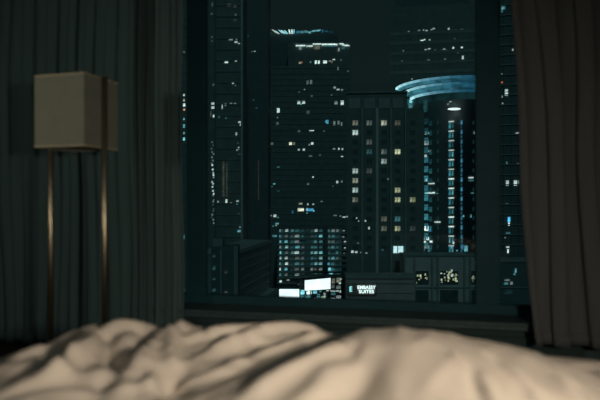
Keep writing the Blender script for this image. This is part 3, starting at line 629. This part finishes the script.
# the roof sign of white letters
def text(parent, s, px, py, hpx, m, loc, name, sx=1.0):
    cu = bpy.data.curves.new(name, 'FONT'); cu.body = s; cu.align_x = 'CENTER'; cu.align_y = 'CENTER'; cu.size = hpx*160/F/.70; cu.extrude = .06; cu.offset = .012
    o = bpy.data.objects.new('tmp', cu); COL.objects.link(o); bpy.context.view_layer.update()
    me = bpy.data.meshes.new_from_object(o.evaluated_get(bpy.context.evaluated_depsgraph_get())); bpy.data.objects.remove(o)
    me.materials.clear(); me.materials.append(m); q = bpy.data.objects.new(name, me); COL.objects.link(q); q.parent = parent
    q.rotation_euler = (math.pi/2, 0, 0); q.scale = (sx, 1, 1); q.location = loc; return q
sg = B('hotel_sign', 366, 159.3, 0)
def sp(px, py): k, z, _ = sg.loc(px, py); return (k, -.08, z)
sg.part('sign_panel', [(347.6, 377, 283.8, 295.2, 0, .3)], mat('sign_panel_paint', (.50, .36, .33), .6))
EMS = emis((.75, 1, 1), 1.5, .0)
text(sg.o, 'EMBASSY', 366.4, 287.4, 3.3, EMS, sp(366.4, 287.5), 'sign_letters', 1.0)
text(sg.o, 'SUITES', 366.4, 291.5, 3.3, EMS, sp(366.4, 291.7), 'sign_letters', 1.0)
text(sg.o, 'E', 350.6, 289.4, 5.0, emis((.35, .95, 1), 1.3, 0), sp(350.7, 289.3), 'sign_emblem', .8)
# keep the words at the width seen on the facade
for q in sg.o.children:
    if q.name.startswith('sign_letters'):
        wd = max(v.co.x for v in q.data.vertices)-min(v.co.x for v in q.data.vertices)
        q.scale.x = (18.0 if not q.name.endswith('.001') else 15.0)*159.3/F/wd
tag(sg.o, 'white lit hotel sign reading EMBASSY SUITES on the podium wall', 'sign')
tag(t.o, 'plain pale podium that carries the lit hotel sign', 'building')

t = B('podium_building', 450, 166, 0)
M_pod = mat('right_podium', (.90, .80, .78), .8, var=.12, scale=.3)
t.part('podium_body', [(404, 494, 256, 600, 0, 7)], M_pod); t.part('parapet', [(403.5, 494.5, 254.6, 256.2, -.4, 7.3)], M_f[0])
t.part('cornice', [(404, 494, 287, 288, -.3, 0)], M_f[0])
for x_ in (404, 413.4, 431, 436.6, 463.4, 469): t.part('pilaster', [(x_, x_+1.8, 256, 600, -.5, 0)], M_f[2])
for x0, x1 in ((415.5, 428.5), (440, 458), (471, 484)):
    fr = t.part('window', [(x0, x1, 271, 284.5, -.1, .1)], M_dark)
    t.part('garage_door', [(x0, x1, 290, 600, -.1, .1)], M_dark)
rr = random.Random(77)
for (x0, x1, y0, y1, n, k) in ((416.4, 422, 274, 283, 6, .5), (424, 427.6, 273.4, 279, 4, .6), (441, 457, 272, 282, 30, .6), (444, 457, 270, 274, 6, .5), (472.2, 475, 274, 284, 6, .35)):
    for _ in range(n):
        a = rr.uniform(x0, x1); y = y0+(y1-y0)*(.1+.9*rr.random())
        t.win(a, y, rr.uniform(.9, 1.9), rr.uniform(1, 2.4), rr.choice([YEL, YEL, WHITE, (.7, .85, .5)]), round(k*rr.choice([.25, .5, .9]), 2), 'lit_pane', out=.14)
tag(t.o, 'broad podium with yellow-lit leafy windows under the blue crown tower', 'building')

# --- low long building at lower left, receding to the right
p0 = Vector(((236-300)/F*162, 162)); p1 = Vector(((270-300)/F*205, 205)); dv = (p1-p0); L_ = dv.length; ang = math.atan2(dv.y, dv.x)
q = cam2w(p0.x, p0.y, GZ); r = empty('warehouse', q, TH+ang)
hz = ZC-51.5/F*162-GZ
b = bmesh.new(); box(b, 0, L_, 0, 9, 0, hz); new('building_body', b, M_f[0], r)
b = bmesh.new(); box(b, -.4, L_+.3, -.4, 9.3, hz-.8, hz+.3); new('parapet', b, M_band, r)
for i in range(6):
    b = bmesh.new(); box(b, 0, L_, -.15, 0, hz-3.5-2.6*i, hz-3.1-2.6*i); new('string_course', b, M_f[2], r)
b = bmesh.new(); box(b, 0, L_, -2.5, 0, 0, ZC-88/F*205-GZ); new('loading_ledge', b, M_band, r)
tag(r, 'long low dark roofed block at lower left of the window view', 'building')
t = B('annex_building', 221, 146, 0)
t.part('building_body', [(211, 236, 247, 600, 0, 9)], M_f[3]); t.part('roof_plant', [(212, 222, 239, 247, 1, 5)], M_f[0]); t.part('column', [(220.6, 221.6, 249, 600, -.4, 0)], M_band); t.part('column', [(234, 238, 246, 600, -.6, .5)], M_f[0])
t.wins([(214, 268, 3, 4, TEAL, .045), (214, 256, 3, 3, TEAL, .03), (214, 279, 3, 2, TEAL, .04), (214, 290, 3.4, 3, TEAL, .05), (226, 292, 3, 1.4, WHITE, .05), (226, 272, 3, 3, WHITE, .02)], brk=.7)
tag(t.o, 'small annex with pale column at the bottom left window corner', 'building')

# --- glass tower in the right hand strip
t = B('skyscraper', 512, 150, -20)
t.part('tower_body', [(498, 560, -120, 600, 0, 20)], M_f[3])
t.part('floor_slabs', [(498, 560, y, y+1, -.35, 0) for y in range(-16, 254, 10)], M_f[0]); t.part('mullions', [(x_, x_+.5, -120, 600, -.3, 0) for x_ in (504, 511.5, 519, 526)], M_f[1])
t.wins([(503.2, 8, 3.6, 3, TEAL, .28), (502, 11, 1.4, 3, TEAL, .12), (512.7, 49.8, 1.4, 2, WHITE, .3), (501.8, 74, 1.2, 1.6, WHITE, .12), (502, 82.4, 1.8, 1.6, RED, .35), (506.4, 90.4, 2.8, 2.2, WHITE, .5), (506.4, 94, 2.8, 3, WHITE, .75), (502.2, 96.6, 1, 2, WHITE, .2), (502.6, 103.4, 1.2, 1.4, WHITE, .25), (517.4, 133, 3.4, 1.2, WHITE, .3), (514, 134.4, 1.4, 1, TEAL, .1), (519.4, 107, 1.4, 1.4, WARM, .06),
        (507.4, 183, 2.6, 5, WHITE, .5), (515.4, 183, 3, 5, WHITE, .65), (518.6, 182, 1.4, 3.4, WHITE, .15), (506.8, 163, 1.2, 3, TEAL, .15), (518, 163.6, 2, 1, WHITE, .08), (507, 204, 2.6, 1.4, TEAL, .1), (509, 219.6, 2.2, 5, BLUE, 1.1), (509, 224, 1.2, 3, WHITE, 1.1), (508, 233, 4.4, 2, TEAL, .1), (507.7, 247, 3, 1.4, WHITE, .5), (508, 251, 1.4, 4, WHITE, .8), (505, 237.6, 1.4, 1.2, WHITE, .14)], brk=.4)
tag(t.o, 'glass tower seen in the narrow right pane beside the brown curtain', 'skyscraper', 'city towers outside the window')
t = B('terrace_building', 514, 132, 0)
t.part('building_body', [(499.6, 545, 262, 600, 0, 8)], M_f[3]); t.part('parapet', [(499.4, 545.4, 260.6, 262, -.3, 8.2)], M_f[0]); t.part('cornice', [(499.6, 545, 287, 288, -.3, 0)], M_f[0])
t.wins([(515.6, 270.6, 1.6, 4.4, TEAL, .25), (514.4, 274, 1.6, 2, TEAL, .18), (507, 280, 5, 1.8, WHITE, .12), (506, 283.4, 4, 2, TEAL, .16), (511.4, 283, 2.4, 3, WHITE, .14), (508, 292, 8, 4, TEAL, .02)], brk=.6)
tag(t.o, 'low dim block at the foot of the narrow right pane', 'building')
